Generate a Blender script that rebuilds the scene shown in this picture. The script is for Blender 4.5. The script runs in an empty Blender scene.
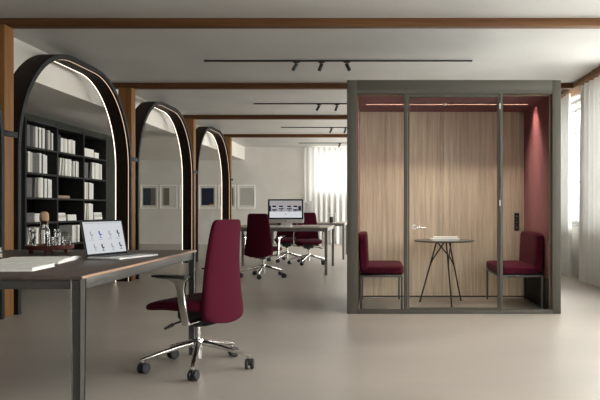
import bpy, bmesh, math, random
from mathutils import Vector, Matrix
random.seed(7)
PI = math.pi
scene = bpy.context.scene
COL = scene.collection

# ------------------------------------------------------------------ materials
def new_mat(name):
    m = bpy.data.materials.new(name)
    m.use_nodes = True
    nt = m.node_tree
    nt.nodes.clear()
    out = nt.nodes.new('ShaderNodeOutputMaterial')
    return m, nt, out

def pbr(name, col, rough=0.5, metal=0.0, spec=0.5, sheen=0.0, noise=0.0, nscale=20.0, stretch=(1, 1, 1),
        bump=0.0, bscale=60.0, rvar=0.0, coat=0.0, col2=None, trans=0.0):
    m, nt, out = new_mat(name)
    b = nt.nodes.new('ShaderNodeBsdfPrincipled')
    b.inputs['Base Color'].default_value = (*col, 1)
    b.inputs['Roughness'].default_value = rough
    b.inputs['Metallic'].default_value = metal
    b.inputs['Specular IOR Level'].default_value = spec
    b.inputs['Sheen Weight'].default_value = sheen
    b.inputs['Coat Weight'].default_value = coat
    b.inputs['Transmission Weight'].default_value = trans
    nt.links.new(b.outputs[0], out.inputs[0])
    if noise or bump or rvar:
        tc = nt.nodes.new('ShaderNodeTexCoord')
        mp = nt.nodes.new('ShaderNodeMapping')
        mp.inputs['Scale'].default_value = stretch
        nt.links.new(tc.outputs['Object'], mp.inputs[0])
        n = nt.nodes.new('ShaderNodeTexNoise')
        n.inputs['Scale'].default_value = nscale
        n.inputs['Detail'].default_value = 6
        nt.links.new(mp.outputs[0], n.inputs['Vector'])
        if noise:
            c2 = col2 or tuple(c * (1 - noise) for c in col)
            c1 = col if col2 else tuple(min(1, c * (1 + noise)) for c in col)
            r = nt.nodes.new('ShaderNodeValToRGB')
            r.color_ramp.elements[0].position = 0.3
            r.color_ramp.elements[1].position = 0.7
            r.color_ramp.elements[0].color = (*c2, 1)
            r.color_ramp.elements[1].color = (*c1, 1)
            nt.links.new(n.outputs['Fac'], r.inputs[0])
            nt.links.new(r.outputs[0], b.inputs['Base Color'])
        if rvar:
            mr = nt.nodes.new('ShaderNodeMapRange')
            mr.inputs['To Min'].default_value = rough - rvar
            mr.inputs['To Max'].default_value = rough + rvar
            nt.links.new(n.outputs['Fac'], mr.inputs[0])
            nt.links.new(mr.outputs[0], b.inputs['Roughness'])
        if bump:
            n2 = nt.nodes.new('ShaderNodeTexNoise')
            n2.inputs['Scale'].default_value = bscale
            n2.inputs['Detail'].default_value = 3
            nt.links.new(mp.outputs[0], n2.inputs['Vector'])
            bp = nt.nodes.new('ShaderNodeBump')
            bp.inputs['Strength'].default_value = bump
            bp.inputs['Distance'].default_value = 0.01
            nt.links.new(n2.outputs['Fac'], bp.inputs['Height'])
            nt.links.new(bp.outputs[0], b.inputs['Normal'])
    return m

def emit(name, col, strength):
    m, nt, out = new_mat(name)
    e = nt.nodes.new('ShaderNodeEmission')
    e.inputs[0].default_value = (*col, 1)
    e.inputs[1].default_value = strength
    nt.links.new(e.outputs[0], out.inputs[0])
    return m

def pane(name, tint=(0.95, 0.96, 0.95), ior=1.45):
    m, nt, out = new_mat(name)
    t = nt.nodes.new('ShaderNodeBsdfTransparent')
    t.inputs[0].default_value = (*tint, 1)
    g = nt.nodes.new('ShaderNodeBsdfGlossy')
    g.inputs['Roughness'].default_value = 0.03
    fr = nt.nodes.new('ShaderNodeFresnel')
    fr.inputs[0].default_value = ior
    mx = nt.nodes.new('ShaderNodeMixShader')
    ge = nt.nodes.new('ShaderNodeNewGeometry')
    sb = nt.nodes.new('ShaderNodeMath')
    sb.operation = 'SUBTRACT'
    sb.inputs[0].default_value = 1.0
    nt.links.new(ge.outputs['Backfacing'], sb.inputs[1])
    mu = nt.nodes.new('ShaderNodeMath')
    mu.operation = 'MULTIPLY'
    nt.links.new(fr.outputs[0], mu.inputs[0])
    nt.links.new(sb.outputs[0], mu.inputs[1])
    nt.links.new(mu.outputs[0], mx.inputs[0])
    nt.links.new(t.outputs[0], mx.inputs[1])
    nt.links.new(g.outputs[0], mx.inputs[2])
    nt.links.new(mx.outputs[0], out.inputs[0])
    return m

def sheer(name, col=(0.78, 0.77, 0.755), clear=0.25):
    m, nt, out = new_mat(name)
    tc = nt.nodes.new('ShaderNodeTexCoord')
    mp = nt.nodes.new('ShaderNodeMapping')
    mp.inputs['Scale'].default_value = (60, 60, 2)
    nt.links.new(tc.outputs['Object'], mp.inputs[0])
    n = nt.nodes.new('ShaderNodeTexNoise')
    n.inputs['Scale'].default_value = 3
    nt.links.new(mp.outputs[0], n.inputs['Vector'])
    mr = nt.nodes.new('ShaderNodeMapRange')
    mr.inputs['To Min'].default_value = clear - 0.015
    mr.inputs['To Max'].default_value = clear + 0.015
    nt.links.new(n.outputs['Fac'], mr.inputs[0])
    t = nt.nodes.new('ShaderNodeBsdfTransparent')
    tr = nt.nodes.new('ShaderNodeBsdfTranslucent')
    tr.inputs[0].default_value = (*col, 1)
    d = nt.nodes.new('ShaderNodeBsdfDiffuse')
    d.inputs[0].default_value = (*col, 1)
    m1 = nt.nodes.new('ShaderNodeMixShader')
    m1.inputs[0].default_value = 0.915
    nt.links.new(tr.outputs[0], m1.inputs[1])
    nt.links.new(d.outputs[0], m1.inputs[2])
    m2 = nt.nodes.new('ShaderNodeMixShader')
    nt.links.new(mr.outputs[0], m2.inputs[0])
    nt.links.new(m1.outputs[0], m2.inputs[1])
    nt.links.new(t.outputs[0], m2.inputs[2])
    nt.links.new(m2.outputs[0], out.inputs[0])
    return m

def wood(name, c1, c2, rough=0.5, axis='Z', scale=1.0, bump=0.05):
    """straight grain running along one axis"""
    m, nt, out = new_mat(name)
    b = nt.nodes.new('ShaderNodeBsdfPrincipled')
    b.inputs['Roughness'].default_value = rough
    b.inputs['Specular IOR Level'].default_value = 0.22
    tc = nt.nodes.new('ShaderNodeTexCoord')
    mp = nt.nodes.new('ShaderNodeMapping')
    s = {'X': (0.6, 16, 16), 'Y': (16, 0.6, 16), 'Z': (16, 16, 0.6)}[axis]
    mp.inputs['Scale'].default_value = tuple(v * scale for v in s)
    nt.links.new(tc.outputs['Object'], mp.inputs[0])
    n = nt.nodes.new('ShaderNodeTexNoise')
    n.inputs['Scale'].default_value = 1.0
    n.inputs['Detail'].default_value = 8
    n.inputs['Roughness'].default_value = 0.65
    n.inputs['Distortion'].default_value = 0.4
    nt.links.new(mp.outputs[0], n.inputs['Vector'])
    w = nt.nodes.new('ShaderNodeTexNoise')
    w.inputs['Scale'].default_value = 5.0
    w.inputs['Detail'].default_value = 4
    nt.links.new(mp.outputs[0], w.inputs['Vector'])
    ad = nt.nodes.new('ShaderNodeMath')
    ad.operation = 'ADD'
    ml = nt.nodes.new('ShaderNodeMath')
    ml.operation = 'MULTIPLY'
    ml.inputs[1].default_value = 0.35
    nt.links.new(w.outputs['Fac'], ml.inputs[0])
    nt.links.new(n.outputs['Fac'], ad.inputs[0])
    nt.links.new(ml.outputs[0], ad.inputs[1])
    r = nt.nodes.new('ShaderNodeValToRGB')
    r.color_ramp.elements[0].position = 0.45
    r.color_ramp.elements[1].position = 0.9
    r.color_ramp.elements[0].color = (*c2, 1)
    r.color_ramp.elements[1].color = (*c1, 1)
    nt.links.new(ad.outputs[0], r.inputs[0])
    nt.links.new(r.outputs[0], b.inputs['Base Color'])
    bp = nt.nodes.new('ShaderNodeBump')
    bp.inputs['Strength'].default_value = bump
    bp.inputs['Distance'].default_value = 0.004
    nt.links.new(ad.outputs[0], bp.inputs['Height'])
    nt.links.new(bp.outputs[0], b.inputs['Normal'])
    nt.links.new(b.outputs[0], out.inputs[0])
    return m

M = {}
M['floor'] = pbr('polished concrete', (0.362, 0.325, 0.285), 0.36, noise=0.10, nscale=0.9, bump=0.03, bscale=14, rvar=0.07, spec=0.45, stretch=(1, 1.8, 1))
M['wall'] = pbr('warm grey plaster', (0.66, 0.64, 0.605), 0.85, noise=0.05, nscale=1.6, bump=0.04, bscale=12)
M['soffit'] = pbr('white plaster', (0.72, 0.69, 0.64), 0.85, noise=0.03, nscale=2)
M['ceiling'] = pbr('grey trowelled plaster', (0.55, 0.537, 0.518), 0.55, noise=0.06, nscale=1.1, bump=0.02, bscale=8, spec=0.3)
M['alcove'] = pbr('dark alcove paint', (0.050, 0.053, 0.044), 0.9, spec=0.1, noise=0.05, nscale=2)
M['beam'] = wood('brown beam timber', (0.170, 0.078, 0.030), (0.075, 0.032, 0.013), 0.6, 'X')
M['post'] = wood('honey post timber', (0.27, 0.128, 0.040), (0.150, 0.064, 0.019), 0.6, 'Z')
M['oak'] = wood('pale oak veneer', (0.70, 0.60, 0.475), (0.40, 0.325, 0.245), 0.5, 'Z', 1.7)
M['frame'] = pbr('olive grey powder coat', (0.078, 0.072, 0.060), 0.5, spec=0.25, noise=0.02, nscale=30)
M['trim'] = pbr('bronze trim', (0.20, 0.15, 0.10), 0.4, metal=0.6)
M['felt'] = pbr('burgundy felt lining', (0.165, 0.034, 0.043), 0.95, spec=0.2, sheen=0.12, noise=0.06, nscale=90)
M['fabric'] = pbr('burgundy upholstery', (0.060, 0.0031, 0.0128), 0.9, spec=0.12, sheen=0.02, noise=0.10, nscale=260, bump=0.08, bscale=420)
M['chrome'] = pbr('polished aluminium', (0.80, 0.79, 0.77), 0.16, metal=1.0, noise=0.02, nscale=30)
M['plastic'] = pbr('black plastic', (0.014, 0.014, 0.015), 0.45, noise=0.1, nscale=40)
M['arch'] = pbr('dark brown lacquer', (0.022, 0.0135, 0.010), 0.55, spec=0.12, noise=0.15, nscale=8)
M['archedge'] = pbr('graphite metal edge', (0.022, 0.022, 0.023), 0.6, spec=0.12, noise=0.05, nscale=20)
M['archled'] = emit('warm white led', (1.0, 0.83, 0.66), 3.0)
M['archled2'] = emit('amber led', (1.0, 0.74, 0.52), 0.9)
M['boothled'] = emit('booth led', (1.0, 0.86, 0.70), 300.0)
M['case'] = pbr('charcoal bookcase lacquer', (0.026, 0.0265, 0.026), 0.6, spec=0.12, noise=0.05, nscale=10)
M['caseback'] = pbr('black bookcase back', (0.003, 0.003, 0.003), 0.8, spec=0.04, noise=0.05, nscale=10)
M['desktop'] = wood('smoked oak desktop', (0.105, 0.085, 0.072), (0.060, 0.048, 0.041), 0.42, 'Y', 1.2, 0.03)
M['deskedge'] = wood('light ply edge', (0.42, 0.27, 0.19), (0.30, 0.19, 0.13), 0.5, 'Y')
M['desktop_far'] = wood('greige desktop', (0.30, 0.255, 0.215), (0.22, 0.185, 0.155), 0.4, 'Y', 1.2, 0.03)
M['steel'] = pbr('dark steel frame', (0.082, 0.080, 0.076), 0.38, metal=0.35, noise=0.05, nscale=25)
M['greysteel'] = pbr('mid grey steel', (0.17, 0.165, 0.155), 0.4, metal=0.3, noise=0.05, nscale=25)
M['black'] = pbr('matt black metal', (0.012, 0.012, 0.012), 0.5, noise=0.1, nscale=30)
M['white'] = pbr('white paper', (0.84, 0.83, 0.80), 0.7, noise=0.03, nscale=30)
M['offwhite'] = pbr('cream paper', (0.62, 0.60, 0.55), 0.75, noise=0.04, nscale=30)
M['greybook'] = pbr('grey cloth cover', (0.15, 0.15, 0.145), 0.8, noise=0.12, nscale=40)
M['darkbook'] = pbr('charcoal cover', (0.035, 0.037, 0.038), 0.7, noise=0.12, nscale=40)
M['navybook'] = pbr('navy cover', (0.012, 0.022, 0.045), 0.6, noise=0.1, nscale=40)
M['tanbook'] = pbr('tan cover', (0.32, 0.22, 0.15), 0.7, noise=0.1, nscale=40)
M['glass'] = pane('clear low reflection glass', (0.97, 0.975, 0.97), ior=1.10)
M['winglass'] = pane('window glass')
M['sheer'] = sheer('sheer linen', clear=0.020)
M['tumbler'] = pbr('drinking glass', (0.96, 0.97, 0.97), 0.02, trans=1.0, noise=0.01, nscale=5)
M['cork'] = pbr('cork', (0.36, 0.22, 0.13), 0.9, noise=0.3, nscale=150, bump=0.2, bscale=200)
M['tray'] = wood('red brown tray wood', (0.13, 0.040, 0.032), (0.065, 0.018, 0.016), 0.4, 'X')
M['alu'] = pbr('satin aluminium', (0.66, 0.66, 0.65), 0.4, metal=0.0, noise=0.02, nscale=50)
M['bezel'] = pbr('black glass bezel', (0.008, 0.008, 0.009), 0.5, spec=0.1, noise=0.05, nscale=10)
M['keys'] = pbr('dark keys', (0.03, 0.03, 0.032), 0.5, noise=0.1, nscale=90)
M['picframe'] = pbr('white picture frame', (0.88, 0.87, 0.85), 0.5, noise=0.02, nscale=40)
M['mount'] = pbr('white mount board', (0.66, 0.645, 0.61), 0.8, noise=0.02, nscale=40)
M['teal'] = pbr('deep teal print', (0.025, 0.050, 0.060), 0.7, noise=0.2, nscale=30)
M['taupe'] = pbr('taupe print', (0.16, 0.145, 0.125), 0.7, noise=0.2, nscale=30)
M['sand'] = pbr('sand print', (0.36, 0.32, 0.26), 0.7, noise=0.1, nscale=30)
M['palegrey'] = pbr('pale grey print', (0.42, 0.41, 0.385), 0.7, noise=0.08, nscale=60, stretch=(1, 1, 14))
M['navy'] = pbr('navy print', (0.008, 0.016, 0.034), 0.6, noise=0.3, nscale=40)
M['orange'] = pbr('orange print', (0.55, 0.20, 0.05), 0.6, noise=0.1, nscale=30)
M['winframe'] = pbr('grey window frame', (0.30, 0.295, 0.285), 0.5, noise=0.04, nscale=20)
M['scr_white'] = emit('screen white', (0.93, 0.96, 1.0), 0.62)
M['scr_pale'] = emit('screen pale pink', (0.80, 0.72, 0.74), 0.42)
M['scr_navy'] = emit('screen navy', (0.02, 0.05, 0.10), 0.5)
M['scr_black'] = emit('screen black', (0.012, 0.012, 0.015), 0.5)
M['scr_blue'] = emit('screen blue', (0.03, 0.09, 0.50), 0.7)
M['scr_grey'] = emit('screen grey', (0.62, 0.63, 0.64), 0.5)
M['candle'] = pbr('dark wax', (0.03, 0.022, 0.018), 0.6, noise=0.2, nscale=30)

# ------------------------------------------------------------------ mesh builder
class MB:
    def __init__(s):
        s.bm = bmesh.new()
        s.mi = 0
        s.mats = []
    def use(s, key):
        if key not in s.mats:
            s.mats.append(key)
        s.mi = s.mats.index(key)
        return s
    def _mark(s, before):
        for f in s.bm.faces:
            if f not in before:
                f.material_index = s.mi
    def box(s, x0, x1, y0, y1, z0, z1, bevel=0.0, mtx=None, seg=2):
        t = bmesh.new()
        bmesh.ops.create_cube(t, size=1)
        for v in t.verts:
            v.co = Vector(((x0 + x1) / 2 + v.co.x * (x1 - x0), (y0 + y1) / 2 + v.co.y * (y1 - y0), (z0 + z1) / 2 + v.co.z * (z1 - z0)))
        if bevel:
            bmesh.ops.bevel(t, geom=list(t.edges), offset=bevel, segments=seg, affect='EDGES', profile=0.5)
        s.add(t, mtx)
        return s
    def add(s, t, mtx=None):
        if mtx is not None:
            t.transform(mtx)
        t.normal_update()
        m = {}
        for v in t.verts:
            m[v] = s.bm.verts.new(v.co)
        for f in t.faces:
            try:
                nf = s.bm.faces.new([m[v] for v in f.verts])
                nf.material_index = s.mi
            except ValueError:
                pass
        t.free()
        return s
    def bar(s, p0, p1, w, h, bevel=0.0, up=(0, 0, 1), w1=None, h1=None):
        p0, p1 = Vector(p0), Vector(p1)
        d = (p1 - p0)
        L = d.length
        d.normalize()
        u = Vector(up)
        if abs(d.dot(u)) > 0.99:
            u = Vector((0, 1, 0))
        a = d.cross(u).normalized()
        b = a.cross(d).normalized()
        t = bmesh.new()
        bmesh.ops.create_cube(t, size=1)
        for v in t.verts:
            f = v.co.y + 0.5
            ww = w + ((w1 if w1 is not None else w) - w) * f
            hh = h + ((h1 if h1 is not None else h) - h) * f
            v.co = p0 + d * (L * f) + a * (v.co.x * ww) + b * (v.co.z * hh)
        if bevel:
            bmesh.ops.bevel(t, geom=list(t.edges), offset=bevel, segments=2, affect='EDGES', profile=0.5)
        bmesh.ops.recalc_face_normals(t, faces=list(t.faces))
        return s.add(t)
    def tube(s, pts, r, n=12, flat=1.0, up=(0, 0, 1)):
        """round (or flattened) tube along pts, r a number or one per point"""
        pts = [Vector(p) for p in pts]
        rs = r if isinstance(r, (list, tuple)) else [r] * len(pts)
        t = bmesh.new()
        rings = []
        prev = None
        for i, p in enumerate(pts):
            d = (pts[min(i + 1, len(pts) - 1)] - pts[max(i - 1, 0)]).normalized()
            if prev is None:
                u = Vector(up)
                if abs(d.dot(u)) > 0.95:
                    u = Vector((1, 0, 0))
                a = d.cross(u).normalized()
            else:
                a = (prev - d * prev.dot(d)).normalized()
            prev = a
            b = d.cross(a).normalized()
            rings.append([t.verts.new(p + a * (rs[i] * math.cos(2 * PI * k / n)) + b * (rs[i] * flat * math.sin(2 * PI * k / n))) for k in range(n)])
        for i in range(len(rings) - 1):
            for k in range(n):
                t.faces.new((rings[i][k], rings[i][(k + 1) % n], rings[i + 1][(k + 1) % n], rings[i + 1][k]))
        t.faces.new(rings[0][::-1])
        t.faces.new(rings[-1])
        bmesh.ops.recalc_face_normals(t, faces=list(t.faces))
        return s.add(t)
    def cyl(s, p0, p1, r, n=16, r1=None):
        return s.tube([p0, p1], [r, r if r1 is None else r1], n)
    def lathe(s, prof, c=(0, 0, 0), n=32, mtx=None):
        t = bmesh.new()
        rings = []
        for (r, z) in prof:
            if r < 1e-6:
                rings.append([t.verts.new((0, 0, z))])
            else:
                rings.append([t.verts.new((r * math.cos(2 * PI * k / n), r * math.sin(2 * PI * k / n), z)) for k in range(n)])
        for a, b in zip(rings, rings[1:]):
            for k in range(n):
                j = (k + 1) % n
                if len(a) == 1 and len(b) == 1:
                    continue
                if len(a) == 1:
                    t.faces.new((a[0], b[k], b[j]))
                elif len(b) == 1:
                    t.faces.new((a[k], a[j], b[0]))
                else:
                    t.faces.new((a[k], a[j], b[j], b[k]))
        bmesh.ops.recalc_face_normals(t, faces=list(t.faces))
        t.transform(Matrix.Translation(Vector(c)))
        return s.add(t, mtx)
    def prism(s, poly, axis, d0, d1, bevel=0.0):
        """polygon (u,v) extruded along axis; X:(y,z) Y:(x,z) Z:(x,y)"""
        def P(u, v, d):
            return {'X': (d, u, v), 'Y': (u, d, v), 'Z': (u, v, d)}[axis]
        t = bmesh.new()
        a = [t.verts.new(P(u, v, d0)) for u, v in poly]
        b = [t.verts.new(P(u, v, d1)) for u, v in poly]
        n = len(poly)
        t.faces.new(a[::-1])
        t.faces.new(b)
        for k in range(n):
            t.faces.new((a[k], a[(k + 1) % n], b[(k + 1) % n], b[k]))
        bmesh.ops.recalc_face_normals(t, faces=list(t.faces))
        if bevel:
            bmesh.ops.bevel(t, geom=list(t.edges), offset=bevel, segments=2, affect='EDGES', profile=0.5)
        return s.add(t)
    def squad(s, a, b, c, e1=0.25, e2=0.25, n=18, m=36, fn=None):
        """rounded-box solid (superquadric) then bent by fn(Vector)->Vector"""
        t = bmesh.new()
        g = max(8, min(26, m // 2))
        bmesh.ops.create_cube(t, size=2)
        bmesh.ops.subdivide_edges(t, edges=list(t.edges), cuts=g, use_grid_fill=True)
        for v in t.verts:
            x, y, z = abs(v.co.x), abs(v.co.y), abs(v.co.z)
            f = ((x ** (2 / e2) + y ** (2 / e2)) ** (e2 / e1) + z ** (2 / e1)) ** (e1 / 2)
            v.co = Vector((v.co.x * a / f, v.co.y * b / f, v.co.z * c / f))
        if fn:
            for v in t.verts:
                v.co = fn(v.co.copy())
        bmesh.ops.recalc_face_normals(t, faces=list(t.faces))
        return s.add(t)
    def build(s, name, mats=None, parent=None, world=False, smooth=True, angle=35):
        me = bpy.data.meshes.new(name)
        if world and parent is not None:
            r = parent
            while r.parent is not None:
                r = r.parent
            s.bm.transform(Matrix.Translation(-r.location))
        s.bm.to_mesh(me)
        s.bm.free()
        keys = s.mats or ([mats] if isinstance(mats, str) else list(mats))
        for k in keys:
            me.materials.append(M[k])
        if smooth:
            for p in me.polygons:
                p.use_smooth = True
            me.set_sharp_from_angle(angle=math.radians(angle))
        o = bpy.data.objects.new(name, me)
        COL.objects.link(o)
        if parent is not None:
            o.parent = parent
        return o

def tag(o, label=None, cat=None, group=None, kind=None):
    if label: o['label'] = label
    if cat: o['category'] = cat
    if group: o['group'] = group
    if kind: o['kind'] = kind
    return o

def thing(name, label, cat, loc=(0, 0, 0), rz=0.0, group=None, kind=None):
    o = bpy.data.objects.new(name, None)
    COL.objects.link(o)
    o.location = loc
    o.rotation_euler = (0, 0, rz)
    o.empty_display_size = 0.1
    return tag(o, label, cat, group, kind)

def settle(o, pivot=None):
    """move a top-level mesh's origin to its base centre"""
    me = o.data
    xs = [v.co.x for v in me.vertices]; ys = [v.co.y for v in me.vertices]; zs = [v.co.z for v in me.vertices]
    c = Vector(((min(xs) + max(xs)) / 2, (min(ys) + max(ys)) / 2, min(zs)))
    me.transform(Matrix.Translation(-c))
    o.location = c
    return o

def copy_tree(o, parent=None):
    c = o.copy()
    COL.objects.link(c)
    if parent is not None:
        c.parent = parent
    for ch in [k for k in COL.objects if k.parent == o]:
        copy_tree(ch, c)
    return c

# ------------------------------------------------------------------ room
XR, XL, Y0, Y1, ZC = 3.06, -8.6, -2.6, 19.1, 2.85
SOFX, SOFZ = -3.83, 2.466

def struct(mb, name, label, cat, world=None, **k):
    o = mb.build(name, **k)
    return tag(o, label, cat, kind='structure')

struct(MB().use('floor').box(XL - 0.2, XR + 0.3, Y0 - 0.2, Y1 + 0.2, -0.1, 0.0), 'floor', 'beige grey polished concrete floor', 'floor', smooth=False)
struct(MB().use('ceiling').box(SOFX - 0.0, XR + 0.3, Y0 - 0.2, Y1 + 0.2, ZC, ZC + 0.12), 'ceiling', 'grey plaster ceiling above the beams', 'ceiling', smooth=False)
struct(MB().use('soffit').box(XL - 0.2, SOFX, Y0 - 0.2, Y1, SOFZ, ZC + 0.12), 'ceiling_alcove', 'lowered white ceiling soffit behind the arches', 'ceiling', smooth=False)
struct(MB().use('wall').box(XL - 0.2, XL, Y0 - 0.2, Y1 + 0.2, 0, SOFZ), 'wall_left', 'plaster wall at the far side of the alcove', 'wall', smooth=False)
mb = MB().use('wall')
GX0, GX1, GZ0, GZ1 = 1.5, 2.8, 0.8, 2.65  # opening for a window added in this unseen wall as fill light
mb.box(XL, GX0, Y0 - 0.2, Y0, 0, ZC)
mb.box(GX1, XR + 0.3, Y0 - 0.2, Y0, 0, ZC)
mb.box(GX0, GX1, Y0 - 0.2, Y0, 0, GZ0)
mb.box(GX0, GX1, Y0 - 0.2, Y0, GZ1, ZC)
struct(mb, 'wall_front', 'plaster wall behind the camera', 'wall', smooth=False)
struct(MB().use('alcove').box(-5.35, -5.20, Y0, 13.2, 0, SOFZ - 0.002), 'wall_alcove', 'dark painted wall behind the bookcase', 'wall', smooth=False)

# far wall with one window opening, its unseen part widened for more light
FWX0, FWX1, FWZ0, FWZ1 = -1.85, 2.60, 1.47, 2.80
mb = MB().use('wall')
mb.box(XL - 0.2, FWX0, Y1, Y1 + 0.25, 0, ZC)
mb.box(FWX1, XR + 0.3, Y1, Y1 + 0.25, 0, ZC)
mb.box(FWX0, FWX1, Y1, Y1 + 0.25, 0, FWZ0)
mb.box(FWX0, FWX1, Y1, Y1 + 0.25, FWZ1, ZC)
struct(mb, 'wall_back', 'warm grey plaster far wall hung with pictures', 'wall', smooth=False)

# side wall window openings; last three enlarged, unseen behind the booth, for more daylight
BAYS = [(0.35, 2.75, .8), (3.45, 5.85, .8), (6.65, 9.05, .8), (9.56, 10.9, .8), (11.15, 12.5, .15), (12.80, 15.70, .15), (16.0, 18.9, .15)]
WZ1 = 2.74
mb = MB().use('wall')
prev = Y0 - 0.2
for (a, b, WZ0) in BAYS:
    mb.box(XR, XR + 0.3, prev, a, 0, ZC)
    mb.box(XR, XR + 0.3, a, b, 0, WZ0)
    mb.box(XR, XR + 0.3, a, b, WZ1, ZC)
    prev = b
mb.box(XR, XR + 0.3, prev, Y1, 0, ZC)
struct(mb, 'wall_right', 'plaster window wall behind the sheer curtains', 'wall', smooth=False)

ORD = ['first', 'second', 'third', 'fourth', 'fifth', 'sixth', 'seventh', 'eighth', 'ninth', 'tenth', 'eleventh', 'twelfth', 'thirteenth', 'fourteenth', 'fifteenth', 'sixteenth']
def portal(loc, rot, sx, sy):
    l = bpy.data.lights.new('sky_portal', 'AREA')
    l.shape = 'RECTANGLE'
    l.size, l.size_y = sx, sy
    l.cycles.is_portal = True
    o = bpy.data.objects.new('sky_portal', l)
    COL.objects.link(o)
    o.location = loc
    o.rotation_euler = rot
for i, (a, b, WZ0) in enumerate(BAYS):
    n = i + 1
    r = thing('window_%d' % n, 'tall grey framed window, %s along the side wall' % ORD[i], 'window', (XR + 0.15, (a + b) / 2, WZ0), kind='structure')
    f = MB().use('winframe')
    X0, X1 = XR + 0.10, XR + 0.16
    f.box(X0, X1, a, b, WZ0, WZ0 + 0.05)
    f.box(X0, X1, a, b, WZ1 - 0.05, WZ1)
    f.box(X0, X1, a, a + 0.05, WZ0, WZ1)
    f.box(X0, X1, b - 0.05, b, WZ0, WZ1)
    for k in (1, 2, 3):
        y = a + (b - a) * k / 4
        f.box(X0, X1, y - 0.018, y + 0.018, WZ0, WZ1)
    for z in (1.47, 2.22, 2.58):
        f.box(X0, X1, a, b, z - 0.018, z + 0.018)
    f.build('window_frame', parent=r, world=True, smooth=False)
    MB().use('winglass').box(XR + 0.125, XR + 0.131, a + 0.02, b - 0.02, WZ0 + 0.02, WZ1 - 0.02).build('pane', parent=r, world=True, smooth=False)
    MB().use('winframe').box(XR - 0.03, XR + 0.12, a, b, WZ0 - 0.03, WZ0).build('window_sill', parent=r, world=True, smooth=False)
    portal((XR + 0.26, (a + b) / 2, (WZ0 + WZ1) / 2), (0, PI / 2, 0), WZ1 - WZ0, b - a)

n = len(BAYS) + 2
r = thing('window_%d' % n, 'grey framed window added unseen behind the camera to brighten the room', 'window', ((GX0 + GX1) / 2, Y0 - 0.1, GZ0), kind='structure')
f = MB().use('winframe')
for z in (GZ0 + .025, 2.0, GZ1 - .025):
    f.box(GX0, GX1, Y0 - .14, Y0 - .08, z - .022, z + .022)
for k in range(4):
    x = GX0 + .02 + (GX1 - GX0 - .04) * k / 3
    f.box(x - .02, x + .02, Y0 - .14, Y0 - .08, GZ0, GZ1)
f.build('window_frame', parent=r, world=True, smooth=False)
MB().use('winglass').box(GX0 + .01, GX1 - .01, Y0 - .113, Y0 - .107, GZ0 + .01, GZ1 - .01).build('pane', parent=r, world=True, smooth=False)
portal(((GX0 + GX1) / 2, Y0 - .18, (GZ0 + GZ1) / 2), (PI / 2, 0, 0), GX1 - GX0, GZ1 - GZ0)
n = len(BAYS) + 1
r = thing('window_%d' % n, 'wide bright window in the far wall behind sheer curtain', 'window', ((FWX0 + FWX1) / 2, Y1 + 0.1, FWZ0), kind='structure')
f = MB().use('winframe')
for z in (FWZ0 + 0.025, 2.31, FWZ1 - 0.025):
    f.box(FWX0, FWX1, Y1 + 0.06, Y1 + 0.12, z - 0.022, z + 0.022)
for k in range(6):
    x = FWX0 + 0.02 + (FWX1 - FWX0 - 0.04) * k / 5
    f.box(x - 0.02, x + 0.02, Y1 + 0.06, Y1 + 0.12, FWZ0, FWZ1)
f.build('window_frame', parent=r, world=True, smooth=False)
MB().use('winglass').box(FWX0 + 0.01, FWX1 - 0.01, Y1 + 0.085, Y1 + 0.091, FWZ0 + 0.01, FWZ1 - 0.01).build('pane', parent=r, world=True, smooth=False)
portal(((FWX0 + FWX1) / 2, Y1 + 0.2, (FWZ0 + FWZ1) / 2), (-PI / 2, 0, 0), FWX1 - FWX0, FWZ1 - FWZ0)

# beams and columns
BY = [6.30, 9.50, 12.70, 15.90]      # far edge of every column / beam
for i, y in enumerate(BY):
    tag(MB().use('beam').box(SOFX, 2.86, y - 0.11, y, 2.776, ZC, bevel=0.003).build('trim_%d' % (i + 1)),
        'brown timber ceiling beam, %s counting from the camera' % ORD[i], 'beam', 'timber ceiling beams', 'structure')
    tag(MB().use('post').box(-3.69, -3.50, y - 0.16, y, 0, 2.776, bevel=0.004).build('column' if i == 0 else 'column.%03d' % i),
        ['square timber column in front of the bookcase arch', 'square timber column between the bookcase arch and the next arch',
         'square timber column before the arch farthest back', 'square timber column after the last arch, by the striped picture'][i], 'column', 'timber columns', 'structure')
struct(MB().use('post').box(2.86, XR, Y0, Y1, 2.775, ZC, bevel=0.003), 'trim_5', 'brown timber rail along the window wall ceiling', 'trim')

# ------------------------------------------------------------------ curtains
def curtain(p0, p1, z0, z1, label, amp=0.05, pitch=0.19, seed=0, group='sheer curtains'):
    rnd = random.Random(seed)
    p0, p1 = Vector((*p0, 0)), Vector((*p1, 0))
    d = p1 - p0
    L = d.length
    d.normalize()
    nrm = Vector((-d.y, d.x, 0))
    nu, nv = max(24, int(L / 0.016)), 8
    ph = [rnd.uniform(0, 6.28) for _ in range(4)]
    t = bmesh.new()
    g = []
    for j in range(nv + 1):
        v = j / nv
        z = z1 + (z0 - z1) * v
        row = []
        for i in range(nu + 1):
            u = L * i / nu
            s = math.sin(2 * PI * u / pitch + ph[0] + 0.9 * math.sin(u * 3.1 + ph[1]) + 0.25 * v * math.sin(u * 7 + ph[3]))
            a = amp * (0.55 + 0.45 * v) * (0.75 + 0.35 * math.sin(u * 5.3 + ph[2]))
            q = p0 + d * u + nrm * (a * math.copysign(abs(s) ** 0.8, s))
            row.append(t.verts.new((q.x, q.y, z)))
        g.append(row)
    for j in range(nv):
        for i in range(nu):
            t.faces.new((g[j][i], g[j + 1][i], g[j + 1][i + 1], g[j][i + 1]))
    mb = MB().use('sheer')
    mb.add(t)
    o = settle(mb.build('curtain', angle=180))
    return tag(o, label, 'curtain', group)

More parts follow.
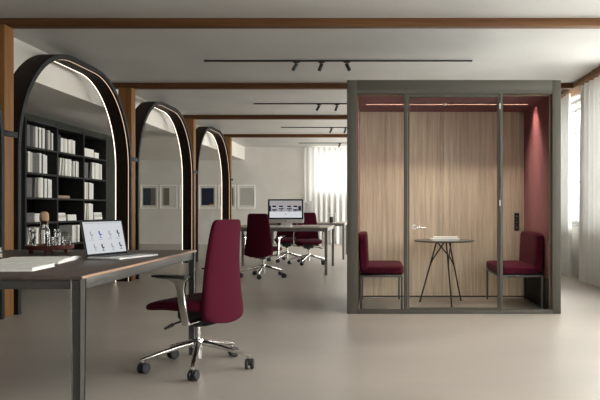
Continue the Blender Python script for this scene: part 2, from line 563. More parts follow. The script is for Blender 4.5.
CX = 2.93
CUR = [((CX, 8.05), (CX, 9.30)), ((CX, 9.74), (CX, 11.0))]
CL = ['sheer white curtain panel with deep folds in front of the exposed window strip', 'sheer white curtain between the exposed window strip and the booth',
]
for i, (a, b) in enumerate(CUR):
    curtain(a, b, 0.012, 2.772, CL[i], seed=i + 3)
curtain((-2.05, Y1 - 0.12), (0.2, Y1 - 0.12), 0.012, 2.835, 'sheer white curtain over the far wall window', seed=21, amp=0.04, pitch=0.17)

# ------------------------------------------------------------------ pictures on the far wall
PX = [149.5 + 19.4 * k for k in range(-1, 6)]
ART = [[('sand', 0, 1, 0, 1)], [('teal', 0, .62, 0, 1), ('taupe', .62, 1, 0, 1)], [('sand', 0, .12, 0, 1), ('taupe', .12, .55, 0, 1), ('mount', .55, 1, 0, 1)],
       [('palegrey', 0, 1, 0, 1)], [('navy', 0, 1, .08, 1), ('navy', 0, .66, 0, .08), ('orange', .66, 1, 0, .08)], [('taupe', 0, 1, 0, 1)], [('palegrey', 0, 1, 0, 1)]]
PLAB = ['sand print in a white frame, first of the far wall frames', 'teal and taupe print in a white frame on the far wall', 'sand, taupe and white banded print in a white frame on the far wall',
        'pale grey print in a white frame behind an arch leg', 'navy print with an orange corner in a white frame on the far wall',
        'taupe print in a white frame mostly hidden by the third arch', 'pale grey striped print in a white frame beside the last column']
for k, px in enumerate(PX):
    cx = (px - 375) / 34.03
    cz, hw, hh = 1.03 + (209 - 196.7) / 34.03, 0.258, 0.352
    yb = Y1 - 0.003
    r = thing('framed_picture', PLAB[k], 'picture', (cx, yb, cz - hh), group='white framed pictures on the far wall')
    f = MB().use('picframe')
    t = 0.035
    f.box(cx - hw, cx - hw + t, yb - 0.03, yb, cz - hh, cz + hh)
    f.box(cx + hw - t, cx + hw, yb - 0.03, yb, cz - hh, cz + hh)
    f.box(cx - hw + t, cx + hw - t, yb - 0.03, yb, cz - hh, cz - hh + t)
    f.box(cx - hw + t, cx + hw - t, yb - 0.03, yb, cz + hh - t, cz + hh)
    f.build('frame', parent=r, world=True, smooth=False)
    MB().use('mount').box(cx - hw + t, cx + hw - t, yb - 0.012, yb - 0.002, cz - hh + t, cz + hh - t).build('mount', parent=r, world=True, smooth=False)
    a = MB()
    aw, ah = hw - 0.075, hh - 0.10
    for key, u0, u1, v0, v1 in ART[k]:
        a.use(key).box(cx - aw + 2 * aw * u0, cx - aw + 2 * aw * u1, yb - 0.015, yb - 0.012, cz - ah + 2 * ah * v0, cz - ah + 2 * ah * v1)
    a.build('print', parent=r, world=True, smooth=False)

# ------------------------------------------------------------------ arches
AR_L, AR_T, AR_R = 2.96, 0.056, 1.18
XF, XB = -3.474, -3.70
def arch_path(y0, inset, seg=20, top=2.786):
    L, r = AR_L, AR_R - inset
    ya, yb = y0 + inset, y0 + L - inset
    zt = top - inset
    p = [(ya, 0.0), (ya, (zt - r) * 0.5)]
    for k in range(seg + 1):
        a = PI - (PI / 2) * k / seg
        p.append((ya + r + r * math.cos(a), zt - r + r * math.sin(a)))
    for k in range(seg + 1):
        a = PI / 2 - (PI / 2) * k / seg
        p.append((yb - r + r * math.cos(a), zt - r + r * math.sin(a)))
    p += [(yb, (zt - r) * 0.5), (yb, 0.0)]
    return p
def ring(mb, po, pi_, x0, x1, caps=True):
    t = bmesh.new()
    A = [t.verts.new((x0, y, z)) for y, z in po]
    B = [t.verts.new((x0, y, z)) for y, z in pi_]
    C = [t.verts.new((x1, y, z)) for y, z in po]
    D = [t.verts.new((x1, y, z)) for y, z in pi_]
    for k in range(len(po) - 1):
        t.faces.new((A[k], A[k + 1], B[k + 1], B[k]))
        t.faces.new((C[k], D[k], D[k + 1], C[k + 1]))
        t.faces.new((A[k], C[k], C[k + 1], A[k + 1]))
        t.faces.new((B[k], B[k + 1], D[k + 1], D[k]))
    for k in (0, len(po) - 1):
        t.faces.new((A[k], B[k], D[k], C[k]))
    bmesh.ops.recalc_face_normals(t, faces=list(t.faces))
    mb.add(t)
def make_arch(y0, label):
    r = thing('arched_portal', label, 'arch', (-3.58, y0 + AR_L / 2, 0), group='dark lit arches between the timber columns')
    mb = MB().use('arch')
    ring(mb, arch_path(y0, 0), arch_path(y0, AR_T), XB, XF - 0.012)
    mb.build('arch_body', parent=r, world=True, angle=30)
    mb = MB().use('archedge')
    ring(mb, arch_path(y0, -0.002), arch_path(y0, AR_T - 0.008), XF - 0.012, XF)
    mb.build('edge_trim', parent=r, world=True, angle=30)
    mb = MB().use('archled')
    ring(mb, arch_path(y0, AR_T + 0.001), arch_path(y0, AR_T + 0.004), XB + 0.010, XB + 0.019)
    tag(mb.build('light_strip', parent=r, world=True, angle=30), 'bright rear light strip')
    mb = MB().use('archled2')
    ring(mb, arch_path(y0, AR_T + 0.001), arch_path(y0, AR_T + 0.004), XF - 0.034, XF - 0.026)
    tag(mb.build('light_strip', parent=r, world=True, angle=30), 'dim amber light strip near the front edge')
    mb = MB().use('archedge')
    mb.box(XF - 0.022, XF - 0.002, y0 + AR_L + 0.003, y0 + AR_L + 0.235, 1.72, 1.775, bevel=0.004)
    mb.build('bracket', parent=r, world=True)
    return r
AL = ['dark arch leg with graphite edge in front of the first timber column', 'dark arch with light strips framing the bookcase',
      'middle dark arch with light strips, two framed pictures seen through it', 'smallest looking dark arch with light strips, navy picture seen through it']
for k in range(4):
    make_arch(3.135 + 3.2 * k, AL[k])

# ------------------------------------------------------------------ bookcase and books
BCX, BCD = -4.80, 0.34
Zs = 4.8 * 650
BY0, BW = Zs / 349, 0.0
BYE = Zs / 268.5
BW = (BYE - BY0) / 3
SH = [0.10, 0.49, 0.845, 1.195, 1.545, 1.905, 2.285]
bc = thing('bookcase', 'tall charcoal open bookcase seen through the first arch', 'bookcase', (BCX - BCD / 2, (BY0 + BYE) / 2, 0))
for k in range(4):
    y = BY0 + BW * k
    MB().use('case').box(BCX - BCD, BCX, y - 0.02, y + 0.02, 0.0, 2.30, bevel=0.002).build('side_panel' if k in (0, 3) else 'divider', parent=bc, world=True)
for k in range(3):
    for i, z in enumerate(SH):
        MB().use('case').box(BCX - BCD + 0.012, BCX - 0.002, BY0 + BW * k + 0.0205, BY0 + BW * (k + 1) - 0.0205, z - 0.028, z, bevel=0.002).build('top_panel' if i == 6 else 'shelf', parent=bc, world=True)
MB().use('caseback').box(BCX - BCD - 0.012, BCX - BCD, BY0, BYE, 0.05, 2.29).build('back_panel', parent=bc, world=True, smooth=False)
MB().use('case').box(BCX - BCD + 0.02, BCX - 0.03, BY0 + 0.021, BYE - 0.021, 0.0, 0.0715).build('plinth', parent=bc, world=True, smooth=False)

BAYN = ['bay nearest the camera', 'middle bay', 'bay farthest from the camera']
ROWN = ['top shelf', 'second shelf down', 'third shelf down', 'fourth shelf down', 'fifth shelf down', 'sixth shelf down']
CN = {'white': 'white', 'offwhite': 'cream', 'greybook': 'grey', 'darkbook': 'charcoal', 'navybook': 'navy', 'tanbook': 'tan'}
counts = {}
def book_mesh(key, th, dp, hh, tilt=0.0):
    """spine towards +X, standing on z=0, thickness along y"""
    mb = MB().use(key)
    pg = 'offwhite' if key != 'offwhite' else 'white'
    c = 0.0025
    mb.box(-dp, 0, -th / 2, -th / 2 + c, 0, hh)
    mb.box(-dp, 0, th / 2 - c, th / 2, 0, hh)
    mb.box(-c, 0.003, -th / 2 + c, th / 2 - c, 0, hh)
    mb.use(pg).box(-dp + 0.006, -c, -th / 2 + c, th / 2 - c, 0.004, hh - 0.004)
    return mb
def fill(row, bay, items):
    """items: (kind, px0, px1, height, colour[, tilt]) - positions in the bay as fractions"""
    z = SH[5 - row] + 0.001
    ya, yb = BY0 + BW * bay + 0.022, BY0 + BW * (bay + 1) - 0.022
    W = yb - ya
    idx = {}
    for it in items:
        kind, f0, f1, hh, key = it[:5]
        tilt = it[5] if len(it) > 5 else 0.0
        y0, y1 = ya + W * f0 + 0.001, ya + W * f1 - 0.001
        if kind == 'b':
            th = (y1 - y0)
            dp = min(BCD - 0.06, 0.20 + 0.06 * ((hash((row, bay, int(f0 * 97))) % 7) / 7))
            if tilt:
                th = min(th, 0.045)
            o = book_mesh(key, th, dp, hh).build('book', smooth=False)
            sgn = 1 if tilt >= 0 else -1
            y = y0 + th / 2 if not tilt else (y0 + th / 2 * math.cos(tilt) + 0.001 if tilt < 0 else y0 + th / 2)
            o.location = (BCX - 0.035, y, z + (abs(math.sin(tilt)) * th / 2 if tilt else 0))
            o.rotation_euler = (tilt, 0, 0)
            idx[key] = idx.get(key, 0) + 1
            tag(o, '%s book standing on the %s, %s bay, %s %s one along' % (CN[key], ROWN[row], ['near', 'middle', 'far'][bay], ORD[idx[key] - 1], CN[key]), 'book', 'books standing in the bookcase')
            if tilt:
                o['label'] = 'leaning %s book on the %s, %s bay, %s %s one along' % (CN[key], ROWN[row], ['near', 'middle', 'far'][bay], ORD[idx[key] - 1], CN[key])
        elif kind == 'x':                                      # a box with a lid
            mb = MB().use(key)
            mb.box(BCX - 0.29, BCX - 0.035, y0, y1, z, z + hh * 0.68, bevel=0.003)
            mb.box(BCX - 0.292, BCX - 0.032, y0 - 0.001, y1 + 0.001, z + hh * 0.70, z + hh, bevel=0.003)
            mb.box(BCX - 0.287, BCX - 0.038, y0 + 0.003, y1 - 0.003, z + hh * 0.66, z + hh * 0.72)
            o = settle(mb.build('storage_box'))
            idx['x' + key] = idx.get('x' + key, 0) + 1
            tag(o, '%s lidded box on the %s, %s bay%s' % (CN[key], ROWN[row], ['near', 'middle', 'far'][bay], '' if idx['x' + key] == 1 else ', ' + ORD[idx['x' + key] - 1] + ' from the camera'), 'box', 'lidded boxes in the bookcase')
        elif kind == 's':                                      # flat pile, hh = list of thicknesses
            zz = z
            for q, th in enumerate(hh):
                k2 = key if isinstance(key, str) else key[q % len(key)]
                jig = 0.006 * ((q * 7 + row) % 3)
                o = book_mesh(k2, th - 0.001, 0.24, (y1 - y0) - 0.012).build('book', smooth=False)
                o.rotation_euler = (-PI / 2, 0, 0)
                o.location = (BCX - 0.035 - jig, y0 + jig * 0.5, zz + th / 2)
                o.rotation_euler = (-PI / 2, 0, 0)
                zz += th
                tag(o, '%s book lying flat on the %s, %s bay, %s up%s' % (CN[k2], ROWN[row], ['near', 'middle', 'far'][bay], ORD[q], '' if idx.get('s', 0) == 0 else ', second pile'), 'book', 'books lying flat in the bookcase')
            idx['s'] = idx.get('s', 0) + 1

def run(f0, spec):
    """spec: list of (colour, thickness fraction, height)"""
    out = []
    f = f0
    for c, w, h in spec:
        out.append(('b', f, f + w, h, c))
        f += w
    return out
wb = 'white'
fill(0, 0, run(0.0, [('darkbook', .08, .30), ('greybook', .09, .30), ('darkbook', .09, .30), ('greybook', .08, .30), (wb, .08, .30), ('darkbook', .04, .27), (wb, .07, .30), ('darkbook', .04, .28), (wb, .08, .30)])
     + run(.70, [('greybook', .07, .28), ('offwhite', .06, .29), ('greybook', .06, .27), (wb, .05, .26)]))
fill(0, 1, run(0.0, [('navybook', .09, .27), ('navybook', .08, .26), (wb, .09, .22), ('offwhite', .08, .22), (wb, .07, .22)]) + run(.46, [(wb, .10, .22), ('offwhite', .07, .23), (wb, .10, .22)]))
fill(0, 2, [('x', .03, .50, .14, wb), ('x', .54, .74, .10, wb)])
fill(1, 0, run(0.0, [(wb, .07, .29), ('darkbook', .04, .27), (wb, .07, .29), ('offwhite', .07, .28), ('greybook', .09, .28), ('greybook', .08, .28), ('greybook', .05, .27), (wb, .07, .29), ('darkbook', .05, .27), (wb, .07, .28), (wb, .07, .27)]))
fill(1, 1, [('b', .10, .2, .27, wb, -.16), ('b', .21, .3, .27, 'offwhite', -.12)] + run(.335, [(wb, .08, .27), ('offwhite', .08, .27), (wb, .08, .27)]) + run(.66, [(wb, .06, .25), ('darkbook', .04, .24), (wb, .06, .26), ('offwhite', .06, .25)]))
fill(1, 2, run(0.02, [('greybook', .12, .26), ('greybook', .10, .26)]) + [('b', .28, .36, .27, 'darkbook', -.16)] + run(.42, [(wb, .09, .28), ('offwhite', .08, .28), (wb, .09, .28), (wb, .07, .28), ('offwhite', .07, .27), (wb, .07, .27)]))
fill(2, 0, [('x', .0, .24, .27, 'greybook'), ('b', .30, .38, .28, 'greybook', -.10)] + run(.43, [('offwhite', .07, .28), (wb, .09, .29), ('greybook', .05, .28), (wb, .09, .28), ('darkbook', .03, .27), (wb, .07, .28), (wb, .06, .27)]))
fill(2, 1, [('s', .03, .55, [.045], ['tanbook'])])
fill(2, 2, run(0.05, [(wb, .10, .28), ('offwhite', .09, .28), ('darkbook', .05, .27), (wb, .10, .28), (wb, .09, .27)]))
fill(3, 0, [('x', .0, .30, .13, 'greybook'), ('x', .33, .58, .12, wb), ('x', .62, .80, .10, 'greybook')])
fill(3, 1, [('s', .02, .38, [.05, .04, .035], [wb, 'offwhite', wb]), ('s', .44, .80, [.05, .045], [wb, wb])])
fill(3, 2, [('b', .06, .14, .27, wb, -.14), ('b', .17, .25, .27, 'offwhite', -.10)] + run(.27, [(wb, .10, .28), (wb, .09, .27)]) + [('s', .52, .92, [.045, .045, .035], [wb, 'offwhite', wb])])
fill(4, 0, [('b', .08, .18, .27, wb, -.22), ('b', .24, .34, .28, 'offwhite', -.18)] + run(.36, [(wb, .09, .27), ('greybook', .08, .27), (wb, .09, .27), ('offwhite', .07, .28), (wb, .09, .27)]))
fill(4, 1, [('x', .05, .45, .18, 'darkbook')] + run(.62, [(wb, .09, .28), ('offwhite', .08, .28), ('darkbook', .04, .27), (wb, .09, .28)]))
fill(4, 2, run(0.05, [(wb, .09, .27), ('greybook', .09, .27), (wb, .09, .27)]))
fill(5, 1, [('b', .52, .62, .20, wb, -.2), ('b', .68, .78, .20, wb, -.2)])

# ------------------------------------------------------------------ swivel chair
def make_chair(label):
    r = thing('swivel_chair', label, 'chair', group='burgundy high-back swivel chairs')
    # base star
    b = MB().use('chrome')
    b.lathe([(0.0, 0.058), (0.022, 0.058), (0.025, 0.062), (0.025, 0.125), (0.038, 0.135), (0.040, 0.180), (0.033, 0.192), (0.0, 0.192)], n=28)
    base = b.build('star_base', parent=r)
    for k in range(5):
        a = 2 * PI * k / 5 - math.radians(8)
        d = Vector((math.cos(a), math.sin(a), 0))
        arm = MB().use('chrome')
        pts = [d * 0.025 + Vector((0, 0, .165)), d * .12 + Vector((0, 0, .147)), d * .22 + Vector((0, 0, .123)), d * .335 + Vector((0, 0, .093)), d * .358 + Vector((0, 0, .085))]
        arm.tube(pts, [.023, .020, .017, .014, .010], 12, flat=0.85)
        arm.cyl(d * .345 + Vector((0, 0, .095)), d * .345 + Vector((0, 0, .055)), .009, 10)
        leg = arm.build('leg', parent=r)
        c = MB().use('plastic')
        t = Vector((-d.y, d.x, 0))
        t = (t * math.cos(0.5 + k) + d * math.sin(0.5 + k)).normalized()
        u = t.cross(Vector((0, 0, 1)))
        q = d * .345 + u * .012 + Vector((0, 0, .034))
        for s in (-1, 1):
            c.tube([q + t * (s * .008), q + t * (s * .012), q + t * (s * .024), q + t * (s * .028)], [.030, .0335, .0335, .028], 20)
        c.cyl(q - t * .01, q + t * .01, .012, 12)
        c.tube([d * .345 + Vector((0, 0, .074)), d * .345 + Vector((0, 0, .050)), q], [.014, .015, .012], 10)
        c.build('caster', parent=leg)
    g = MB().use('chrome')
    g.cyl((0, 0, .1925), (0, 0, .30), .0165, 18)
    g.build('gas_lift', parent=r)
    mc = MB().use('plastic')
    mc.prism([(-.17, .305), (-.10, .285), (.06, .295), (.10, .335), (.10, .375), (-.19, .375)], 'X', -.085, .085, bevel=.008)
    mc.cyl((0, 0, .27), (0, 0, .31), .03, 18)
    mech = mc.build('mechanism', parent=r)
    lv = MB().use('plastic')
    lv.tube([(-.085, .03, .325), (-.16, .05, .315), (-.20, .06, .306)], [.007, .007, .006], 8)
    lv.tube([(-.19, .058, .308), (-.25, .073, .292)], [.012, .008], 10)
    lv.build('lever', parent=mech)
    # seat
    def seat_fn(v):
        y = v.y
        t = (y + 0.25) / 0.50
        z = v.z - 0.030 * max(0, (t - .55) / .45) ** 2 - 0.10 * v.x * v.x * (-1)
        w = 1.0 - 0.10 * max(0, t - .6) / .4 - 0.14 * max(0, .32 - t) / .32
        th = 1.0 - 0.35 * max(0, (t - .3) / .7)
        zz = (v.z * th) + (z - v.z)
        return Vector((v.x * w, y + 0.035, zz + 0.425))
    MB().use('fabric').squad(.242, .24, .045, .55, .32, 16, 48, seat_fn).build('seat', parent=r, angle=180)
    # backrest: one upholstered shell, wide and rounded below, narrower on top, wrapped forward
    def back_fn(v):
        t = min(1.0, max(0.0, (v.z + 0.326) / 0.652))
        w = 0.235 + (0.160 - 0.235) * t ** 0.9
        x = v.x / 0.235 * w
        th = 1.0 - 0.35 * t
        y = -0.225 + 0.008 * t - 0.008 * t * t + 0.022 * math.sin(PI * t) + v.y * th + 0.75 * x * x * (1 - 0.4 * t)
        z = v.z + 0.637 + (0.035 * (x / 0.235) ** 2 if v.z < 0 else 0) * max(0, 1 - t * 2.2)
        return Vector((x, y, z))
    MB().use('fabric').squad(.235, .036, .326, .16, .55, 30, 56, back_fn).build('backrest', parent=r, angle=180)
    for s in (-1, 1):
        a = MB().use('chrome')
        # T-shaped bracket: wide post rising from under the seat, top running forward
        prof_o = [(y - .045, z) for y, z in [(-.075, .325), (-.048, .46), (-.036, .54), (-.046, .585), (-.062, .600), (-.066, .612), (.16, .612), (.16, .605), (.08, .599), (.035, .582), (.014, .54), (.002, .46), (-.025, .325)]]
        xo = s * .270
        a.prism(prof_o, 'X', xo - .013, xo + .013, bevel=.005)
        a.bar((xo, -.095, .333), (s * .09, -.095, .338), .045, .014, bevel=.004)
        ar = a.build('armrest', parent=r)
        MB().use('plastic').box(xo - .033, xo + .033, -.105, .135, .6125, .624, bevel=.005).build('arm_pad', parent=ar)
    return r
def place(o, x, y, fx, fy):
    o.location = (x, y, 0)
    o.rotation_euler = (0, 0, math.atan2(-fx, fy))
c1 = make_chair('burgundy high-back swivel chair with chrome arms beside the laptop desk')
place(c1, -1.148, 4.22, -.95, .31)
CH = [('burgundy swivel chair on the near side of the far desk, back to the viewer', -1.69, 9.84, .22, .975),
      ('burgundy swivel chair behind the computer screen, mostly hidden by it', -1.73, 12.76, .10, -1.0),
      ('burgundy swivel chair behind the far desk between the screen and the booth', -1.24, 12.15, .22, -.97)]
for lab, x, y, fx, fy in CH:
    c = copy_tree(c1)
    c['label'] = lab
    place(c, x, y, fx, fy)

# ------------------------------------------------------------------ desks
def make_desk(x0, x1, y0, y1, label, top='desktop', leg='steel'):
    r = thing('desk', label, 'desk', ((x0 + x1) / 2, (y0 + y1) / 2, 0), group='bench desks with steel frames')
    t = MB().use(top)
    t.box(x0 + .0, x1 - .0, y0, y1, .7235, .740, bevel=.0015)
    tp = t.build('tabletop', parent=r, world=True)
    e = MB().use('deskedge')
    e.box(x1 + .0003, x1 + .004, y0 + .004, y1 - .004, .7265, .7385, bevel=.001)
    e.build('edge_band', parent=tp, world=True)
    for (p0, p1, inx, iny) in (((x0, y0), (x1, y0), 0, 1), ((x0, y1), (x1, y1), 0, -1)):
        f = MB().use(leg)
        y = p0[1] + iny * .024
        f.box(x0 + .02, x1 - .02, y - .013, y + .013, .682, .7235, bevel=.003)
        f.build('rail', parent=r, world=True)
    for x in (x0 + .024, x1 - .024):
        f = MB().use(leg)
        f.box(x - .013, x + .013, y0 + .045, y1 - .045, .676, .7235, bevel=.003)
        f.build('rail', parent=r, world=True)
    for x in (x0 + .024, x1 - .024):
        for y in (y0 + .024, y1 - .024):
            l = MB().use(leg)
            l.bar((x, y, .0), (x, y, .722), .034, .034, bevel=.004, w1=.044, h1=.044)
            l.build('leg', parent=r, world=True)
    return r
make_desk(-2.95, -1.27, 2.81, 4.62, 'dark topped desk with steel legs holding the laptop and tray')
make_desk(-2.42, -.74, 10.10, 11.80, 'desk with grey legs holding the computer facing the viewer', 'desktop_far', 'greysteel')
make_desk(-2.35, -.62, 13.2, 14.7, 'desk behind, holding the glass lantern and a turned away computer', 'desktop_far', 'greysteel')

# ------------------------------------------------------------------ laptop
lap = thing('laptop', 'open silver laptop showing chair pictures on the dark desk', 'laptop', (-1.60, 3.90, .7405), math.atan2(.08, .39) - 0.0)
# local frame: x along +Y world? build with hinge along local y, base towards +x
lap.rotation_euler = (0, 0, -0.30)
b = MB().use('alu')
b.box(0, .222, -.178, .178, .002, .013, bevel=.004)
base = b.build('base', parent=lap)
k = MB().use('keys')
for i in range(6):
    for j in range(14):
        k.box(.018 + i * .0165, .032 + i * .0165, -.145 + j * .0208, -.128 + j * .0208, .0131, .0142)
kb = k.build('keyboard', parent=base, smooth=False)
tp = MB().use('alu').box(.132, .212, -.065, .065, .0131, .0136).build('trackpad', parent=base)
LT = Matrix.Translation((-.002, 0, .012)) @ Matrix.Rotation(-math.radians(12), 4, 'Y') @ Matrix.Diagonal((1, 1, .86, 1))
l = MB().use('greysteel')
l.box(-.006, 0, -.178, .178, .0, .250, bevel=.0025, mtx=LT)
lid = l.build('lid', parent=lap)
MB().use('bezel').box(.0002, .0012, -.1775, .1775, .002, .2495, mtx=LT).build('bezel', parent=lid, smooth=False)
s = MB().use('scr_white')
s.box(.0013, .0020, -.167, .167, .018, .239, mtx=LT)
def chip(key, y0, y1, z0, z1):
    s.use(key).box(.0021, .0024, y0, y1, z0, z1, mtx=LT)
# product pictures: two rows of four small chairs  (z measured up the lid)
def tiny_chair(key, y, z, flip=1):
    s.use(key)
    s.box(.0021, .0025, y - .004, y + .006, z + .012, z + .034, mtx=LT)
    s.box(.0021, .0025, min(y, y + flip * .018), max(y, y + flip * .018), z + .005, z + .013, mtx=LT)
    s.box(.0021, .0025, y + flip * .006, y + flip * .010, z - .012, z + .006, mtx=LT)
    s.box(.0021, .0025, y - .004, y + .018, z - .014, z - .011, mtx=LT)
tiny_chair('scr_grey', -.118, .138)
tiny_chair('scr_blue', -.045, .140)
tiny_chair('scr_grey', .040, .138)
tiny_chair('scr_black', .115, .142)
tiny_chair('scr_grey', -.105, .050)
tiny_chair('scr_black', -.040, .048)
tiny_chair('scr_grey', .045, .048)
tiny_chair('scr_black', .118, .052)
for y in (-.115, -.04, .04, .115):
    chip('scr_grey', y - .018, y + .018, .112, .115)
chip('scr_grey', -.150, .150, .228, .231)
s.build('screen', parent=lid, smooth=False)

# ------------------------------------------------------------------ things on the near desk
def flat_book(name, label, cat, cx, cy, z, sx, sy, th, rz, cover='white', pages='offwhite', group=None):
    mb = MB().use(cover)
    c = min(.0018, th * .2)
    mb.box(-sx / 2, sx / 2, -sy / 2, sy / 2, 0, c)
    mb.box(-sx / 2, sx / 2, -sy / 2, sy / 2, th - c, th)
    mb.box(-sx / 2, -sx / 2 + .003, -sy / 2, sy / 2, c, th - c)
    mb.use(pages).box(-sx / 2 + .003, sx / 2 - .004, -sy / 2 + .004, sy / 2 - .004, c, th - c)
    o = mb.build(name, smooth=False)
    o.location = (cx, cy, z)
    o.rotation_euler = (0, 0, rz)
    return tag(o, label, cat, group)
# open magazine
mag = thing('open_magazine', 'open white magazine lying in front of the round tray', 'magazine', (-1.86, 3.60, .7405), .16)
def page(sx):
    mb = MB().use('white')
    prof = []
    nseg = 10
    W = .215
    for i in range(nseg + 1):
        u = i / nseg
        prof.append((sx * u * W, .012 + .007 * math.sin(PI * min(1, u * 1.25)) * (1 - u) ** .6 + .006 * (1 - u)))
    prof += [(sx * W, .0), (0, .0)]
    mb.prism([(v, z) for v, z in prof], 'X', -.165, .165)
    return mb
page(1).build('page_block', parent=mag)
page(-1).build('page_block', parent=mag)
flat_book('magazine', 'white magazine at the near edge of the dark desk', 'magazine', -1.86, 3.125, .7405, .52, .27, .017, .10, 'white', 'white')
for q in range(3):
    flat_book('book', '%s of the three stacked white books at the picture edge on the dark desk' % ['bottom', 'middle', 'top'][q], 'book', -2.39 - .004 * q, 3.80 + .006 * q, .7405 + q * .0185, .29, .24, .018, .04 * (q - 1), 'white', 'greybook' if q == 1 else 'offwhite', 'stacked white books on the dark desk')

TX, TY = -2.145, 4.28
tr = thing('serving_tray', 'round red brown wooden tray on small feet beside the laptop', 'tray', (TX, TY, .7405))
MB().use('tray').lathe([(0, .026), (.138, .026), (.147, .030), (.149, .052), (.146, .056), (.141, .056), (.139, .040), (0, .040)], n=56).build('tray_body', parent=tr)
for a in (20, 110, 200, 290):
    MB().use('tray').lathe([(0, 0), (.013, 0), (.016, .004), (.016, .0265), (0, .0265)], (.105 * math.cos(math.radians(a)), .105 * math.sin(math.radians(a)), 0), n=18).build('foot', parent=tr)
tz = .7405 + .041
cf = thing('carafe', 'glass carafe with a round cork stopper on the tray', 'carafe', (-2.155, 4.235, tz))
MB().use('tumbler').lathe([(0, 0), (.031, 0), (.034, .004), (.034, .100), (.030, .116), (.024, .126), (.022, .150), (.0265, .170), (.0255, .171), (.0205, .150), (.0225, .127), (.0285, .115), (.0318, .099), (.0318, .006), (0, .005)], n=36).build('carafe_body', parent=cf)
MB().use('cork').lathe([(0, .146), (.0195, .146), (.0225, .168), (.027, .172), (.0285, .180), (.0285, .208), (.026, .219), (.019, .228), (.008, .232), (0, .2325)], n=30).build('stopper', parent=cf)
GL = [(-2.205, 4.185, 'tall', 'tall drinking glass beside the carafe, on the side away from the laptop'), (-2.105, 4.305, 'tall', 'tall drinking glass behind the carafe'),
      (-2.085, 4.235, 'low', 'short tumbler between the carafe and the ribbed tumbler'), (-2.040, 4.300, 'rib', 'short ribbed tumbler at the laptop side of the tray')]
for x, y, kind, lab in GL:
    h, ra = (.115, .022) if kind == 'tall' else (.066, .0235 if kind == 'low' else .028)
    mb = MB().use('tumbler')
    mb.lathe([(0, 0), (ra * .86, 0), (ra * .9, .003), (ra, h), (ra - .0015, h), (ra * .9 - .0018, .006), (0, .006)], n=30)
    if kind == 'rib':
        for q in range(6):
            zz = .010 + q * .0095
            rr = ra * (.9 + .1 * zz / h)
            mb.lathe([(rr, zz - .002), (rr + .0012, zz), (rr, zz + .002)], n=30)
    o = mb.build('drinking_glass')
    o.location = (x, y, tz)
    tag(o, lab, 'glass', 'drinking glasses on the tray')

# ------------------------------------------------------------------ desktop computers
def computer(label, x, y, z, face, lit):
    r = thing('desktop_computer', label, 'computer', (x, y, z), 0 if face < 0 else PI)
    st = MB().use('alu')
    st.prism([(-.10, 0), (-.10, .004), (.05, .010), (.085, .012), (.075, .16), (.088, .16), (.10, .010), (.10, 0)], 'X', -.095, .095, bevel=.001)
    st.build('stand', parent=r)
    body = MB().use('alu')
    def bf(v):
        return Vector((v.x, v.y if v.y < 0 else v.y * (1 - .0) , v.z))
    body.box(-.30, .30, -.010, .012, .055, .455, bevel=.006)
    body.squad(.285, .026, .19, .5, .8, 14, 32, lambda v: Vector((v.x, max(v.y, .0) + .004, v.z + .255)))
    bo = body.build('body', parent=r)
    MB().use('bezel').box(-.297, .297, -.0125, -.0102, .120, .452, bevel=.0008).build('bezel', parent=bo)
    lg = MB().use('plastic')
    lg.squad(.0085, .0008, .010, 1, 1, 10, 20, lambda v: Vector((v.x + (.0008 if v.x > 0 else 0), v.y - .0106, v.z + .088)))
    lg.squad(.002, .0008, .0045, 1, 1, 8, 12, lambda v: Vector((v.x + .003 + v.z * .5, v.y - .0106, v.z + .1035)))
    lg.build('logo', parent=bo)
    sc = MB().use('scr_white' if lit else 'bezel')
    if lit:
        x0, x1, zt, zm, zb = -.270, .270, .430, .247, .145
        y0, y1 = -.0132, -.0126
        sc.box(x0, x1, y0, y1, zb, zm)
        sc.use('scr_pale').box(x0, x1, y0, y1, zm, zt)
        sc.use('scr_grey').box(x0, x1, y0 - .0002, y1, zt - .022, zt)
        sc.use('scr_navy')
        sc.box(x0, -.245, y0 - .0003, y1, zm, .345)
        sc.box(.21, .26, y0 - .0003, y1, .262, .34)
        for cx in (-.19, -.075, .06, .165):
            sc.use('scr_navy' if cx in (-.075, .06) else 'scr_black')
            sc.box(cx - .035, cx + .028, y0 - .0004, y1, .315, .345)
            sc.use('scr_navy')
            sc.box(cx - .04, cx + .04, y0 - .0005, y1, .285 if abs(cx) < .1 else .265, .305 if abs(cx) < .1 else .285)
            sc.box(cx - .006, cx + .006, y0 - .0006, y1, .252, .29)
            sc.box(cx - .03, cx + .03, y0 - .0006, y1, .250, .256)
            sc.use('scr_white').box(cx - .045, cx + .02, y0 - .0006, y1, .305, .316)
        sc.use('scr_grey').box(-.012, .012, y0 - .0003, y1, .195, .215)
    else:
        sc.box(-.28, .28, -.0132, -.0126, .136, .440)
    sc.build('screen', parent=bo, smooth=False)
    return r
computer('lit silver desktop computer showing chairs on the far desk', -1.49, 10.86, .7405, -1, True)
computer('turned away silver desktop computer seen from behind, beside the lit one', -1.60, 13.62, .7405, 1, False)
kb = thing('keyboard', 'slim silver keyboard below the lit desktop computer', 'keyboard', (-1.55, 10.45, .7405))
MB().use('alu').prism([(-.06, 0), (.06, 0), (.06, .010), (-.06, .004)], 'X', -.21, .21, bevel=.001).build('keyboard_body', parent=kb)
kk = MB().use('white')
for i in range(5):
    for j in range(15):
        y, x = -.052 + i * .021, -.202 + j * .027
        z = .004 + (y + .06) / .12 * .006
        kk.box(x, x + .024, y, y + .018, z - .002, z + .0015)
kk.build('keys', parent=kb, smooth=False)
flat_book('magazine', 'white magazine at the booth end of the far desk', 'magazine', -1.06, 10.75, .7405, .27, .32, .022, .2, 'white', 'offwhite')
ln = thing('glass_lantern', 'square glass lantern with a dark candle on the rearmost desk', 'lantern', (-.90, 13.45, .7405))
g = MB().use('glass')
